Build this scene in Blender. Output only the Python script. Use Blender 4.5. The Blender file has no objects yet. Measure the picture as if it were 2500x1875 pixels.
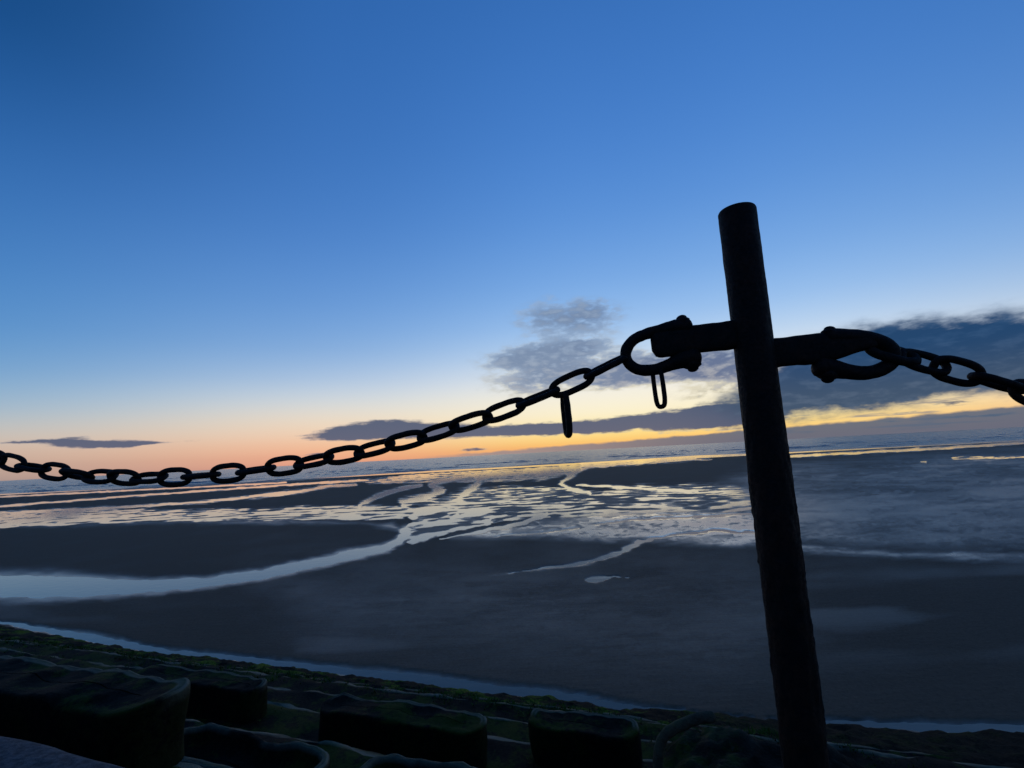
import bpy, bmesh, math, random
import numpy as np
from mathutils import Vector, Matrix

random.seed(4)
SC = bpy.context.scene
COL = SC.collection
R = math.radians

# ------------------------------------------------------------------ camera
F = 1150.0                      # focal length in photo pixels (photo 2500 x 1875)
H = 4.8                         # camera height above the beach
ROLL = math.atan(.053)
PITCH = math.atan(170.2 / F)
FWD = np.array([0, math.cos(PITCH), math.sin(PITCH)])
UP0 = np.array([0, -math.sin(PITCH), math.cos(PITCH)])
RT0 = np.array([1., 0, 0])
RT = math.cos(ROLL) * RT0 - math.sin(ROLL) * UP0
UP = math.sin(ROLL) * RT0 + math.cos(ROLL) * UP0
CAM = np.array([0, 0, H])

cd = bpy.data.cameras.new("camera")
cam = bpy.data.objects.new("camera", cd)
COL.objects.link(cam)
cd.sensor_width = 36.0
cd.lens = 36.0 * F / 2500.0
cd.clip_start = 0.05
cd.clip_end = 100000
M3 = Matrix((RT, UP, -FWD)).transposed()
cam.matrix_world = Matrix.Translation(Vector(CAM)) @ M3.to_4x4()
SC.camera = cam


def ray(u, v):
    return (u - 1250) / F * RT - (v - 937.5) / F * UP + FWD


def azel(u, v):
    d = ray(u, v)
    return math.degrees(math.atan2(d[0], d[1])), math.degrees(math.atan2(d[2], math.hypot(d[0], d[1])))


def sw(u, v):
    """photo pixel -> (S, W): sideways and downward slopes of its line of sight, times F"""
    d = ray(u, v)
    return F * d[0] / d[1], -F * d[2] / d[1]


SC.view_settings.view_transform = 'Standard'
SC.view_settings.look = 'None'
SC.view_settings.exposure = 0.0
SC.view_settings.gamma = 1.0
SC.view_settings.use_curve_mapping = False
SC.cycles.use_denoising = True
SC.cycles.max_bounces = 3
SC.cycles.caustics_reflective = False
SC.cycles.caustics_refractive = False

SUN_AZ, SUN_EL = 20.0, 0.8


# ------------------------------------------------------------------ node helpers
def lin(c):
    if isinstance(c, str):
        c = [int(c[i:i + 2], 16) / 255 for i in (1, 3, 5)]
    return tuple(((x / 12.92) if x <= .04045 else ((x + .055) / 1.055) ** 2.4) for x in c) + (1.0,)


class G:
    """thin wrapper that writes shader maths as python"""
    def __init__(self, tree):
        self.t = tree
        self.n = tree.nodes
        self.l = tree.links

    def put(self, sock, v):
        if isinstance(v, bpy.types.NodeSocket):
            self.l.new(v, sock)
        elif v is not None:
            sock.default_value = v

    def m(self, op, a, b=None, c=None, clamp=False):
        n = self.n.new('ShaderNodeMath')
        n.operation = op
        n.use_clamp = clamp
        self.put(n.inputs[0], a)
        if b is not None:
            self.put(n.inputs[1], b)
        if c is not None:
            self.put(n.inputs[2], c)
        return n.outputs[0]

    def add(self, a, b): return self.m('ADD', a, b)
    def sub(self, a, b): return self.m('SUBTRACT', a, b)
    def mul(self, a, b): return self.m('MULTIPLY', a, b)
    def mad(self, a, b, c): return self.m('MULTIPLY_ADD', a, b, c)

    def step(self, x, lo, hi, a=0.0, b=1.0, kind='SMOOTHSTEP'):
        n = self.n.new('ShaderNodeMapRange')
        n.interpolation_type = kind
        self.put(n.inputs[0], x)
        for i, v in ((1, lo), (2, hi), (3, a), (4, b)):
            self.put(n.inputs[i], v)
        return n.outputs[0]

    def mix(self, f, a, b, mode='MIX'):
        n = self.n.new('ShaderNodeMix')
        n.data_type = 'RGBA'
        n.blend_type = mode
        self.put(n.inputs[0], f)
        self.put(n.inputs[6], a)
        self.put(n.inputs[7], b)
        return n.outputs[2]

    def xyz(self, x, y, z):
        n = self.n.new('ShaderNodeCombineXYZ')
        for i, v in enumerate((x, y, z)):
            self.put(n.inputs[i], v)
        return n.outputs[0]

    def noise(self, vec, scale=1.0, detail=4.0, rough=.55, dist=0.0):
        n = self.n.new('ShaderNodeTexNoise')
        n.noise_dimensions = '3D'
        if vec is not None:
            self.l.new(vec, n.inputs['Vector'])
        n.inputs['Scale'].default_value = scale
        n.inputs['Detail'].default_value = detail
        n.inputs['Roughness'].default_value = rough
        n.inputs['Distortion'].default_value = dist
        return n.outputs['Fac']

    def ramp(self, f, stops, interp='B_SPLINE'):
        n = self.n.new('ShaderNodeValToRGB')
        cr = n.color_ramp
        cr.interpolation = interp
        while len(cr.elements) < len(stops):
            cr.elements.new(.5)
        for e, (p, c) in zip(cr.elements, stops):
            e.position = p
            e.color = c
        self.put(n.inputs[0], f)
        return n.outputs[0]


# ------------------------------------------------------------------ sky (dusk, after sunset, low cloud over the sea)
world = bpy.data.worlds.new("World")
SC.world = world
world.use_nodes = True
wt = world.node_tree
wt.nodes.clear()
g = G(wt)
tc = wt.nodes.new('ShaderNodeTexCoord')
sp = wt.nodes.new('ShaderNodeSeparateXYZ')
wt.links.new(tc.outputs['Generated'], sp.inputs[0])
dx, dy, dz = sp.outputs
az = g.mul(g.m('ARCTAN2', dx, dy), 57.29578)
el = g.mul(g.m('ARCSINE', dz), 57.29578)
elp = g.m('MAXIMUM', el, 0.0)
te = g.m('SQRT', g.mul(elp, 1 / 90.0))


def elramp(lst):
    return g.ramp(te, [(math.sqrt(e / 90.0), lin(c)) for e, c in lst])


R0 = elramp([(0, '#f2a05e'), (.6, '#fcbc69'), (1.2, '#fed079'), (2.0, '#ffe08f'), (3.0, '#feebb2'), (4.4, '#fdf2d0'), (6.8, '#f5f0e2'), (8.8, '#e4e9ed'),
             (11.5, '#bfd7f0'), (15, '#98c0ee'), (20, '#78a9e4'), (27, '#5b92d9'), (36, '#467fcb'), (47, '#376fb9'), (62, '#2a5ea4'), (90, '#1d4a88')])
R1 = elramp([(0, '#dc9680'), (1.0, '#eeac8b'), (2.2, '#f2c09e'), (3.4, '#f0cfb3'), (5, '#eadac5'), (7, '#cfd7dc'), (9.5, '#a8c2e0'), (13, '#80aadb'),
             (18, '#6698d6'), (25, '#4c82c9'), (34, '#3b72ba'), (46, '#2f66ae'), (62, '#255a9e'), (90, '#1d4a88')])
R2 = elramp([(0, '#9a8f8c'), (1.2, '#b9a296'), (2.5, '#cbb3a3'), (4, '#c2bfb9'), (6, '#98b6cc'), (9, '#6fa0cd'), (13, '#558fca'), (19, '#437dbf'),
             (27, '#2d66ab'), (36, '#114883'), (50, '#0d3a6b'), (90, '#1d4a88')])
R3 = elramp([(0, '#46566c'), (3, '#4a5f7d'), (8, '#446592'), (18, '#345b92'), (35, '#24508a'), (90, '#1d4a88')])
dd = g.sub(az, SUN_AZ)
dd = g.m('ABSOLUTE', dd)
dd = g.m('MINIMUM', dd, g.sub(360.0, dd))
sky = g.mix(g.step(dd, 8, 48), R0, R1)
sky = g.mix(g.step(dd, 40, 76), sky, R2)
sky = g.mix(g.step(dd, 68, 150), sky, R3)

# domain-warped coordinates for the clouds
wv = g.xyz(g.mul(az, .22), g.mul(el, .55), 3.1)
n1 = g.noise(wv, 1.0, 5, .6)
n2 = g.noise(g.xyz(g.mul(az, .22), g.mul(el, .55), 17.7), 1.0, 5, .6)
azw = g.mad(g.sub(n1, .5), 5.0, az)
elw = g.mad(g.sub(n2, .5), 2.6, el)
elw2 = g.mad(g.sub(n2, .5), 0.9, el)


def blob(px, py, rx, ry, dens, thin=False):
    a0, e0 = azel(px, py)
    a1, _ = azel(px + rx, py)
    _, e1 = azel(px, py - ry)
    ra, re = abs(a1 - a0), abs(e1 - e0)
    x = g.mul(g.sub(azw, a0), 1 / ra)
    y = g.mul(g.sub(elw2 if thin else elw, e0), 1 / re)
    q = g.mad(x, x, g.mul(y, y))
    return g.mul(g.m('EXPONENT', g.mul(q, -1.0)), dens)


def field(lst, thin=False):
    s = None
    for b in lst:
        v = blob(*b, thin=thin)
        s = v if s is None else g.add(s, v)
    return s


puffs = field([(1255, 872, 90, 24, .8), (1385, 850, 110, 32, 1.05), (1330, 900, 130, 36, .85), (1470, 918, 150, 30, .85),
               (1425, 770, 95, 42, .95), (1315, 775, 70, 38, .7), (1600, 908, 140, 28, .9), (1745, 885, 130, 46, 1.1),
               (1870, 915, 100, 48, 1.0), (1290, 945, 100, 24, .65), (1560, 870, 90, 30, .5), (1720, 960, 120, 14, .5)])
slab = field([(2010, 905, 150, 72, 1.1), (2170, 875, 180, 74, 1.3), (2350, 868, 200, 72, 1.3), (2560, 862, 260, 80, 1.4), (2850, 830, 340, 150, 1.3),
              (1930, 975, 200, 44, 1.1), (2200, 950, 150, 26, .8), (3300, 700, 500, 260, 1.0)])
bands = field([(220, 1081, 130, 11, 1.1), (350, 1084, 90, 6, .9), (60, 1079, 110, 4, .7), (830, 1063, 90, 13, 1.0), (940, 1046, 110, 21, 1.2), (1070, 1053, 110, 15, .9), (1240, 1052, 140, 13, .95),
               (1420, 1044, 170, 15, 1.05), (1620, 1028, 170, 20, 1.15), (1790, 1010, 150, 32, 1.2), (1160, 1098, 60, 4, .7), (790, 1110, 60, 4, .6),
               (2120, 1030, 110, 4, .6), (2330, 985, 80, 4, .6), (2400, 1012, 130, 5, .7), (2200, 1005, 70, 5, .5)], thin=True)
fine = g.noise(g.xyz(g.mul(az, .5), g.mul(el, 1.15), 5.0), 1.0, 5, .54)
streak = g.noise(g.xyz(g.mul(az, .16), g.mul(el, 2.4), 9.0), 1.0, 5, .6)
fn = g.sub(fine, .5)
A_p = g.mul(g.step(g.add(puffs, g.mul(g.mul(fn, 2.0), g.m('MINIMUM', g.mul(puffs, 1.8), 1.0))), .12, 1.15), .92)
A_s = g.step(g.add(slab, g.mul(g.mul(fn, .85), g.m('MINIMUM', g.mul(slab, 1.8), 1.0))), .10, .90)
A_b = g.step(g.add(g.mad(fn, .95, bands), g.mul(g.sub(streak, .5), .8)), .30, .80)
# low bank of cloud lying on the sea horizon, growing to the right
top = g.step(az, -16, 48, .05, 1.75, 'LINEAR')
top = g.add(top, g.mul(fn, .55))
A_h = g.mul(g.step(g.sub(top, el), -.12, .16), g.step(az, -14, -2))
# thin level streaks in the yellow gap
A_t = g.mul(g.mul(g.step(streak, .52, .66), g.step(el, 4.2, 2.6)), g.step(az, 18, 30, 0.0, .75))

warm = g.mul(g.step(dd, 36, 10), g.step(el, 16, 3))
core = g.mix(g.step(az, 12, 36), lin('#566079'), lin('#24466d'))
core = g.mix(g.mul(g.step(el, 5, 1.0), g.step(az, 40, 10)), core, lin('#62657a'))
corel = g.mix(g.step(az, 2, 24), lin('#7689a6'), lin('#52648a'))
corel = g.mix(g.step(fine, .44, .68, 0.0, .5), corel, g.mix(g.step(el, 13, 6), lin('#9db0c8'), lin('#cfc8be')))
rim = g.mix(warm, g.mix(.25, sky, lin('#b9cbe0')), lin('#fdf0c4'))
c = sky
# lit edges round the thin parts
edge_p = g.mul(g.step(A_p, .02, .35), g.step(A_p, .75, .35))
c = g.mix(g.mul(edge_p, .75), c, rim)
c = g.mix(A_p, c, corel)
edge_b = g.mul(g.step(A_b, .02, .3), g.step(A_b, .7, .3))
c = g.mix(A_t, c, lin('#8f8a8c'))
c = g.mix(g.mul(edge_b, .35), c, rim)
c = g.mix(g.mul(A_b, .98), c, core)
shade = g.mix(g.step(el, 8.5, 3), core, lin('#43566e'))
shade = g.mix(g.step(g.add(fine, g.mul(g.sub(streak, .5), .35)), .44, .70, 0.0, .42), shade, g.mix(g.step(el, 9, 3), lin('#3a5b82'), lin('#66758a')))
c = g.mix(A_s, c, shade)
bank = g.mix(g.step(az, -5, 30), lin('#a08e8c'), lin('#55657b'))
c = g.mix(g.mul(A_h, .93), c, bank)
nish = wt.nodes.new('ShaderNodeTexSky')
nish.sky_type = 'NISHITA'
nish.sun_disc = False
nish.sun_elevation = R(SUN_EL)
nish.sun_rotation = R(SUN_AZ)
nish.air_density = 1.0
bg1 = wt.nodes.new('ShaderNodeBackground')
bg1.inputs['Strength'].default_value = 1.0
wt.links.new(c, bg1.inputs['Color'])
bg2 = wt.nodes.new('ShaderNodeBackground')
bg2.inputs['Strength'].default_value = 0.05
wt.links.new(nish.outputs[0], bg2.inputs['Color'])
mx = wt.nodes.new('ShaderNodeMixShader')
mx.inputs[0].default_value = .004
wt.links.new(bg1.outputs[0], mx.inputs[1])
wt.links.new(bg2.outputs[0], mx.inputs[2])
wo = wt.nodes.new('ShaderNodeOutputWorld')
wt.links.new(mx.outputs[0], wo.inputs['Surface'])
world.cycles.sampling_method = 'NONE'

sl = bpy.data.lights.new("sun", 'SUN')
sl.energy = 0.02
sl.angle = R(25)
sl.color = (1.0, .72, .45)
so = bpy.data.objects.new("sun", sl)
COL.objects.link(so)
sd = Vector((math.sin(R(SUN_AZ)) * math.cos(R(SUN_EL)), math.cos(R(SUN_AZ)) * math.cos(R(SUN_EL)), math.sin(R(SUN_EL))))
so.rotation_euler = sd.to_track_quat('Z', 'Y').to_euler()


# ------------------------------------------------------------------ numpy noise
def vnoise(x, y, seed=0):
    xi = np.floor(x).astype(np.int64)
    yi = np.floor(y).astype(np.int64)
    xf, yf = x - xi, y - yi

    def h(a, b):
        n = (a * 374761393 + b * 668265263 + seed * 1442695041) & 0xffffffff
        n = ((n ^ (n >> 13)) * 1274126177) & 0xffffffff
        n = (n ^ (n >> 16)) & 0xffffffff
        return n / 4294967295.0
    u, v = xf * xf * xf * (xf * (xf * 6 - 15) + 10), yf * yf * yf * (yf * (yf * 6 - 15) + 10)
    return (h(xi, yi) * (1 - u) + h(xi + 1, yi) * u) * (1 - v) + (h(xi, yi + 1) * (1 - u) + h(xi + 1, yi + 1) * u) * v


def fbm(x, y, oct=4, seed=0, gain=.5):
    s = 0
    a = 1.0
    t = 0
    for i in range(oct):
        s = s + a * vnoise(x * 2 ** i + 13.7 * i, y * 2 ** i - 7.3 * i, seed + i)
        t += a
        a *= gain
    return s / t


def ss(x, a, b):
    t = np.clip((x - a) / (b - a), 0, 1)
    return t * t * (3 - 2 * t)


# ------------------------------------------------------------------ object helpers
def tag(o, label=None, cat=None, group=None, kind=None):
    if label:
        o['label'] = label
    if cat:
        o['category'] = cat
    if group:
        o['group'] = group
    if kind:
        o['kind'] = kind
    return o


def link(name, me, mat=None, parent=None):
    o = bpy.data.objects.new(name, me)
    COL.objects.link(o)
    if mat and me is not None and not me.materials:
        me.materials.append(mat)
    if parent is not None:
        o.parent = parent
    return o


def empty(name, loc):
    o = bpy.data.objects.new(name, None)
    o.location = loc
    o.empty_display_size = .1
    COL.objects.link(o)
    return o


def mesh_np(name, verts, faces, smooth=True):
    me = bpy.data.meshes.new(name)
    nv, nf, k = len(verts), len(faces), faces.shape[1]
    me.vertices.add(nv)
    me.vertices.foreach_set('co', np.asarray(verts, np.float32).ravel())
    me.loops.add(nf * k)
    me.loops.foreach_set('vertex_index', faces.astype(np.int32).ravel())
    me.polygons.add(nf)
    me.polygons.foreach_set('loop_start', np.arange(0, nf * k, k, dtype=np.int32))
    me.polygons.foreach_set('loop_total', np.full(nf, k, np.int32))
    me.polygons.foreach_set('use_smooth', np.full(nf, smooth, bool))
    me.update()
    me.validate()
    return me


def gridfaces(r, c):
    i = np.arange(r * c).reshape(r, c)
    return np.stack([i[:-1, :-1], i[:-1, 1:], i[1:, 1:], i[1:, :-1]], -1).reshape(-1, 4)


def attr(me, name, vals):
    a = me.attributes.new(name, 'FLOAT', 'POINT')
    a.data.foreach_set('value', np.asarray(vals, np.float32).ravel())


def newmat(name):
    m = bpy.data.materials.new(name)
    m.use_nodes = True
    t = m.node_tree
    b = t.nodes['Principled BSDF']
    return m, G(t), b


def attrnode(g, name):
    n = g.n.new('ShaderNodeAttribute')
    n.attribute_name = name
    return n.outputs['Fac']


def bump(g, h, strength, dist):
    n = g.n.new('ShaderNodeBump')
    g.put(n.inputs['Strength'], strength)
    n.inputs['Distance'].default_value = dist
    g.l.new(h, n.inputs['Height'])
    return n.outputs[0]


def pos(g):
    n = g.n.new('ShaderNodeNewGeometry')
    return n.outputs['Position']


def objco(g):
    n = g.n.new('ShaderNodeTexCoord')
    return n.outputs['Object']


def vscale(g, v, s):
    n = g.n.new('ShaderNodeVectorMath')
    n.operation = 'MULTIPLY'
    g.l.new(v, n.inputs[0])
    n.inputs[1].default_value = s
    return n.outputs[0]


# ------------------------------------------------------------------ materials
def mat_sand():
    m, g, b = newmat('damp_sand')
    film = attrnode(g, 'film')
    p = pos(g)
    big = g.noise(vscale(g, p, (.25, .25, .25)), 1, 5, .6)
    small = g.noise(p, 9, 4, .6)
    grain = g.noise(p, 60, 3, .6)
    col = g.mix(big, lin((.46, .345, .275)), lin((.415, .31, .245)))
    col = g.mix(g.mul(g.sub(small, .4), .5), col, lin((.355, .265, .21)))
    spk = g.noise(p, 16, 5, .75)
    col = g.mix(g.step(spk, .50, .68, 0.0, .4), col, lin((.24, .18, .14)))
    col = g.mix(g.step(spk, .46, .32, 0.0, .3), col, lin((.56, .44, .36)))
    col = g.mix(g.mul(film, .7), col, lin((.34, .28, .225)))
    g.put(b.inputs['Base Color'], col)
    f2 = g.m('ADD', film, g.mul(g.sub(big, .5), .25), clamp=True)
    g.put(b.inputs['Roughness'], g.step(f2, 0, 1, .70, .09, 'LINEAR'))
    b.inputs['IOR'].default_value = 1.4
    g.put(b.inputs['Specular IOR Level'], g.step(f2, 0, .6, .05, .5, 'LINEAR'))
    g.put(b.inputs['Coat Weight'], g.step(f2, .35, 1.0, 0.0, .7))
    b.inputs['Coat IOR'].default_value = 1.33
    b.inputs['Coat Roughness'].default_value = .12
    rp = g.noise(vscale(g, p, (.7, 4.5, 1)), 1.6, 3, .5)
    hh = g.add(g.add(g.mul(small, .5), g.mul(grain, .25)), g.mul(rp, .9))
    g.put(b.inputs['Normal'], bump(g, hh, g.step(film, 0, .8, .5, .02, 'LINEAR'), .02))
    return m


def mat_water():
    m, g, b = newmat('shallow_water')
    p = pos(g)
    g.put(b.inputs['Base Color'], lin((.24, .19, .145)))
    b.inputs['IOR'].default_value = 1.33
    b.inputs['Roughness'].default_value = .03
    b.inputs['Coat Weight'].default_value = .06
    b.inputs['Coat IOR'].default_value = 1.33
    b.inputs['Coat Roughness'].default_value = .03
    n = g.add(g.noise(vscale(g, p, (1.0, 1.6, 1)), 2.2, 3, .5), g.mul(g.noise(vscale(g, p, (.3, .5, 1)), 1, 2, .5), .6))
    g.put(b.inputs['Normal'], bump(g, n, .05, .05))
    return m


def mat_sea():
    m, g, b = newmat('sea_water')
    p = pos(g)
    foam = attrnode(g, 'foam')
    fn = g.noise(vscale(g, p, (.12, .45, 1)), 1, 5, .65)
    ff = g.step(g.add(foam, g.mul(g.sub(fn, .5), 1.3)), .45, .8)
    g.put(b.inputs['Base Color'], g.mix(ff, lin((.14, .16, .19)), lin((.58, .57, .57))))
    g.put(b.inputs['Roughness'], g.step(ff, 0, 1, .22, .8, 'LINEAR'))
    b.inputs['IOR'].default_value = 1.33
    w = g.add(g.noise(vscale(g, p, (.10, .35, 1)), 1, 4, .6), g.mul(g.noise(vscale(g, p, (.6, 1.3, 1)), 1, 3, .6), .35))
    g.put(b.inputs['Normal'], bump(g, w, .7, .8))
    return m


def mat_iron():
    m, g, b = newmat('rusted_iron')
    p = objco(g)
    n = g.noise(p, 28, 6, .65)
    n2 = g.noise(p, 140, 4, .6)
    col = g.mix(g.step(n, .42, .62), lin((.06, .052, .05)), lin((.15, .085, .06)))
    col = g.mix(g.step(n2, .55, .7), col, lin((.05, .048, .05)))
    g.put(b.inputs['Base Color'], col)
    g.put(b.inputs['Roughness'], g.step(n2, .3, .7, .55, .85, 'LINEAR'))
    b.inputs['Specular IOR Level'].default_value = .18
    g.put(b.inputs['Normal'], bump(g, g.add(g.mul(n, .6), g.mul(n2, .4)), .8, .004))
    return m


def mat_concrete():
    m, g, b = newmat('algae_stained_concrete')
    p = pos(g)
    wear = attrnode(g, 'wear')
    n = g.noise(p, 2.2, 6, .6)
    n2 = g.noise(p, 22, 5, .65)
    n3 = g.noise(p, 90, 3, .6)
    n4 = g.noise(p, 1.1, 4, .6)
    col = g.mix(g.step(n2, .35, .65), lin((.06, .05, .04)), lin((.115, .10, .08)))
    nz = g.n.new('ShaderNodeSeparateXYZ')
    g.l.new(g.n.new('ShaderNodeNewGeometry').outputs['True Normal'], nz.inputs[0])
    upw = g.step(nz.outputs[2], .2, .8, .3, .9)
    col = g.mix(g.mul(g.step(g.add(n, g.mul(g.sub(n2, .5), .3)), .46, .58), upw), col, g.mix(n2, lin((.10, .13, .025)), lin((.23, .28, .055))))
    col = g.mix(g.step(n3, .6, .75), col, lin((.22, .20, .17)))
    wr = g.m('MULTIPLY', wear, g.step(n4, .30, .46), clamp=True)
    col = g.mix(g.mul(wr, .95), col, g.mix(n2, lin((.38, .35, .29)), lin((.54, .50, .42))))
    g.put(b.inputs['Base Color'], col)
    b.inputs['Roughness'].default_value = .8
    b.inputs['Specular IOR Level'].default_value = .06
    g.put(b.inputs['Normal'], bump(g, g.add(g.mul(n2, .7), g.mul(n3, .3)), .8, .02))
    return m


def mat_coping():
    m, g, b = newmat('bare_concrete')
    p = pos(g)
    n2 = g.noise(p, 40, 5, .7)
    col = g.mix(g.step(n2, .35, .65), lin((.22, .22, .24)), lin((.36, .36, .37)))
    g.put(b.inputs['Base Color'], col)
    b.inputs['Roughness'].default_value = .85
    b.inputs['Specular IOR Level'].default_value = .2
    g.put(b.inputs['Normal'], bump(g, n2, .8, .015))
    return m


def mat_algae():
    m, g, b = newmat('green_algae')
    p = pos(g)
    n = g.noise(p, 3, 4, .6)
    g.put(b.inputs['Base Color'], g.mix(g.step(n, .35, .65), lin((.16, .20, .08)), lin((.26, .34, .10))))
    b.inputs['Roughness'].default_value = .8
    b.inputs['Specular IOR Level'].default_value = .1
    return m


def mat_moss():
    m, g, b = newmat('mossy_stone')
    p = pos(g)
    n = g.noise(p, 1.7, 6, .62)
    n2 = g.noise(p, 26, 5, .65)
    col = g.mix(g.step(n2, .35, .65), lin((.07, .06, .045)), lin((.15, .125, .09)))
    gr = g.mix(g.step(n2, .3, .7), lin((.17, .22, .03)), lin((.36, .44, .08)))
    col = g.mix(g.mul(g.step(g.add(n, g.mul(g.sub(n2, .5), .25)), .47, .60), attrnode(g, 'moss')), col, gr)
    g.put(b.inputs['Base Color'], col)
    b.inputs['Roughness'].default_value = .85
    b.inputs['Specular IOR Level'].default_value = .06
    g.put(b.inputs['Normal'], bump(g, g.add(n2, g.mul(n, .4)), .9, .03))
    return m


SAND, WATER, SEA, IRON, CONC, COPE, ALGAE, MOSS = mat_sand(), mat_water(), mat_sea(), mat_iron(), mat_concrete(), mat_coping(), mat_algae(), mat_moss()

# ------------------------------------------------------------------ beach: sand bars, pools and streams
shore_px = [(-300, 1222), (0, 1206), (350, 1191), (700, 1173), (1000, 1152), (1200, 1142), (1500, 1125), (1700, 1112), (1900, 1105), (2500, 1075)]
_sh = np.array([sw(*q) for q in shore_px])


def shoreW(S):
    return np.interp(S, _sh[:, 0], _sh[:, 1])


def nonuni(lo, hi, inner, step, grow=1.12):
    a = list(np.arange(-inner, inner + step, step))
    s = step
    x = a[-1]
    while x < hi:
        s *= grow
        x += s
        a.append(x)
    s = step
    x = a[0]
    while x > lo:
        s *= grow
        x -= s
        a.insert(0, x)
    return np.array(a)


Sg = nonuni(-5200, 5200, 1560, 2.6)
Wl = [34.0]
while Wl[-1] < 1000:
    w = Wl[-1]
    Wl.append(w + np.interp(w, [34, 140, 260, 420, 1000], [.8, 1.0, 1.8, 2.8, 8]))
Wg = np.array(Wl)
SS, WW = np.meshgrid(Sg, Wg)
YY = H * F / WW
XX = SS / F * YY


_w1 = fbm(SS / 38 + 7, WW / 9, 4, 91) - .5
_w2 = fbm(SS / 30, WW / 7 + 40, 4, 92) - .5
_w3 = fbm(XX / .9, YY / .9, 3, 93) - .5
WA = np.interp(WW, [40, 80, 160, 300, 700], [8, 20, 20, 18, 18])
S0, W0 = SS, WW
SS = S0 + _w1 * WA * 1.3
WW = W0 + _w2 * np.interp(W0, [40, 80, 160, 300, 700], [2.2, 5, 7, 8, 12]) + _w3 * np.interp(W0, [40, 160, 300, 700], [.5, 2, 3, 5])


def polyline(pts):
    """signed closeness to a line of varying half-width given in photo pixels: 1 in the middle, 0 on the edge, negative outside"""
    best = np.full(SS.shape, -9.0)
    q = [sw(p[0], p[1]) + (p[2],) for p in pts]
    for (ax, ay, aw), (bx, by, bw) in zip(q[:-1], q[1:]):
        pad = 6 * max(aw, bw) + 12
        mk = (SS > min(ax, bx) - pad) & (SS < max(ax, bx) + pad) & (WW > min(ay, by) - pad) & (WW < max(ay, by) + pad)
        if not mk.any():
            continue
        x, y = SS[mk], WW[mk]
        L = (bx - ax) ** 2 + (by - ay) ** 2 + 1e-9
        t = np.clip(((x - ax) * (bx - ax) + (y - ay) * (by - ay)) / L, 0, 1)
        d = np.hypot(x - ax - t * (bx - ax), y - ay - t * (by - ay))
        best[mk] = np.maximum(best[mk], 1 - d / (aw + t * (bw - aw)))
    return best


def polygon(pts, feather=6):
    q = np.array([sw(*p) for p in pts])
    inside = np.zeros(SS.shape, bool)
    dist = np.full(SS.shape, 1e9)
    n = len(q)
    for i in range(n):
        ax, ay = q[i]
        bx, by = q[(i + 1) % n]
        cond = ((ay > WW) != (by > WW)) & (SS < (bx - ax) * (WW - ay) / (by - ay + 1e-12) + ax)
        inside ^= cond
        L = (bx - ax) ** 2 + (by - ay) ** 2 + 1e-9
        t = np.clip(((SS - ax) * (bx - ax) + (WW - ay) * (by - ay)) / L, 0, 1)
        dist = np.minimum(dist, np.hypot(SS - ax - t * (bx - ax), (WW - ay - t * (by - ay))))
    sd_ = np.where(inside, dist, -dist)
    return ss(sd_, -feather, feather)


nz_warp1 = fbm(XX / 6, YY / 10, 3, 31) - .5
_rs = .5 + .5 * np.sin(2 * math.pi * (YY / 2.5 + 2.6 * nz_warp1 + .03 * XX))
nz_rip = .5 + .62 * (.5 * (_rs - .5) + 1.9 * (fbm(XX / 1.7, YY / 1.9, 4, 5, .55) - .5))
nz_big = fbm(XX / 14, YY / 16, 4, 11)
nz_mid = fbm(XX / 2.2, YY / 2.8, 4, 23)

frac = np.full(SS.shape, -.25)


def zone(pts, f, feather=6):
    global frac
    a = polygon(pts, feather)
    frac = frac * (1 - a) + f * a


# left mottled run of pools
zone([(-700, 1330), (0, 1286), (200, 1281), (420, 1272), (700, 1270), (990, 1268), (1020, 1240), (870, 1232), (600, 1243), (400, 1244), (200, 1240), (0, 1254), (-700, 1300)], .60, 5)
zone([(-700, 1330), (0, 1284), (160, 1281), (260, 1262), (120, 1246), (0, 1254), (-700, 1300)], .80, 8)
# pale sheet reaching to the sea
zone([(880, 1172), (1000, 1158), (1200, 1146), (1500, 1128), (1720, 1114), (1740, 1122), (1560, 1136), (1450, 1142), (1390, 1158), (1330, 1172), (1200, 1178), (1060, 1178), (900, 1182)],   .56, 4)
zone([(1120, 1156), (1500, 1130), (1700, 1116), (1700, 1122), (1500, 1138), (1300, 1152), (1150, 1164)], .95, 3)
# rippled pools in the middle
zone([(1000, 1232), (1120, 1196), (1230, 1186), (1380, 1188), (1480, 1198), (1560, 1182), (1760, 1180), (1840, 1196), (1840, 1250), (1700, 1262), (1500, 1262), (1300, 1262), (1100, 1262)], .33, 7)
# open fan of water at the head of the stream
zone([(985, 1318), (972, 1296), (1000, 1272), (1008, 1244), (1080, 1220), (1130, 1226), (1230, 1242), (1330, 1250), (1300, 1262), (1180, 1280), (1090, 1303), (1010, 1328)], .80, 5)

wet = frac + 1.7 * (nz_rip - .5) * np.clip((frac + .25) * 3, .15, 1)
isl = fbm(XX / 7 + nz_warp1, YY / 13, 4, 81)
wet = np.where((frac > .3) & (frac < .62), wet + 1.1 * (isl - .5) * ss(-W0, -100, -70), wet)
# braided flow lines where the water runs together
_al = S0 + 3.2 * (W0 - 150)
_ac = W0 + .22 * S0
flow = fbm(_al / 120 + _w1, (_ac + 10 * _w2) / 7.5, 4, 61)
fan = polygon([(985, 1322), (972, 1296), (1000, 1272), (1040, 1246), (1200, 1240), (1360, 1246), (1340, 1262), (1180, 1284), (1090, 1305), (1010, 1328)], 8)
wet = wet - fan * .55 * ss(flow, .50, .66)

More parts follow.
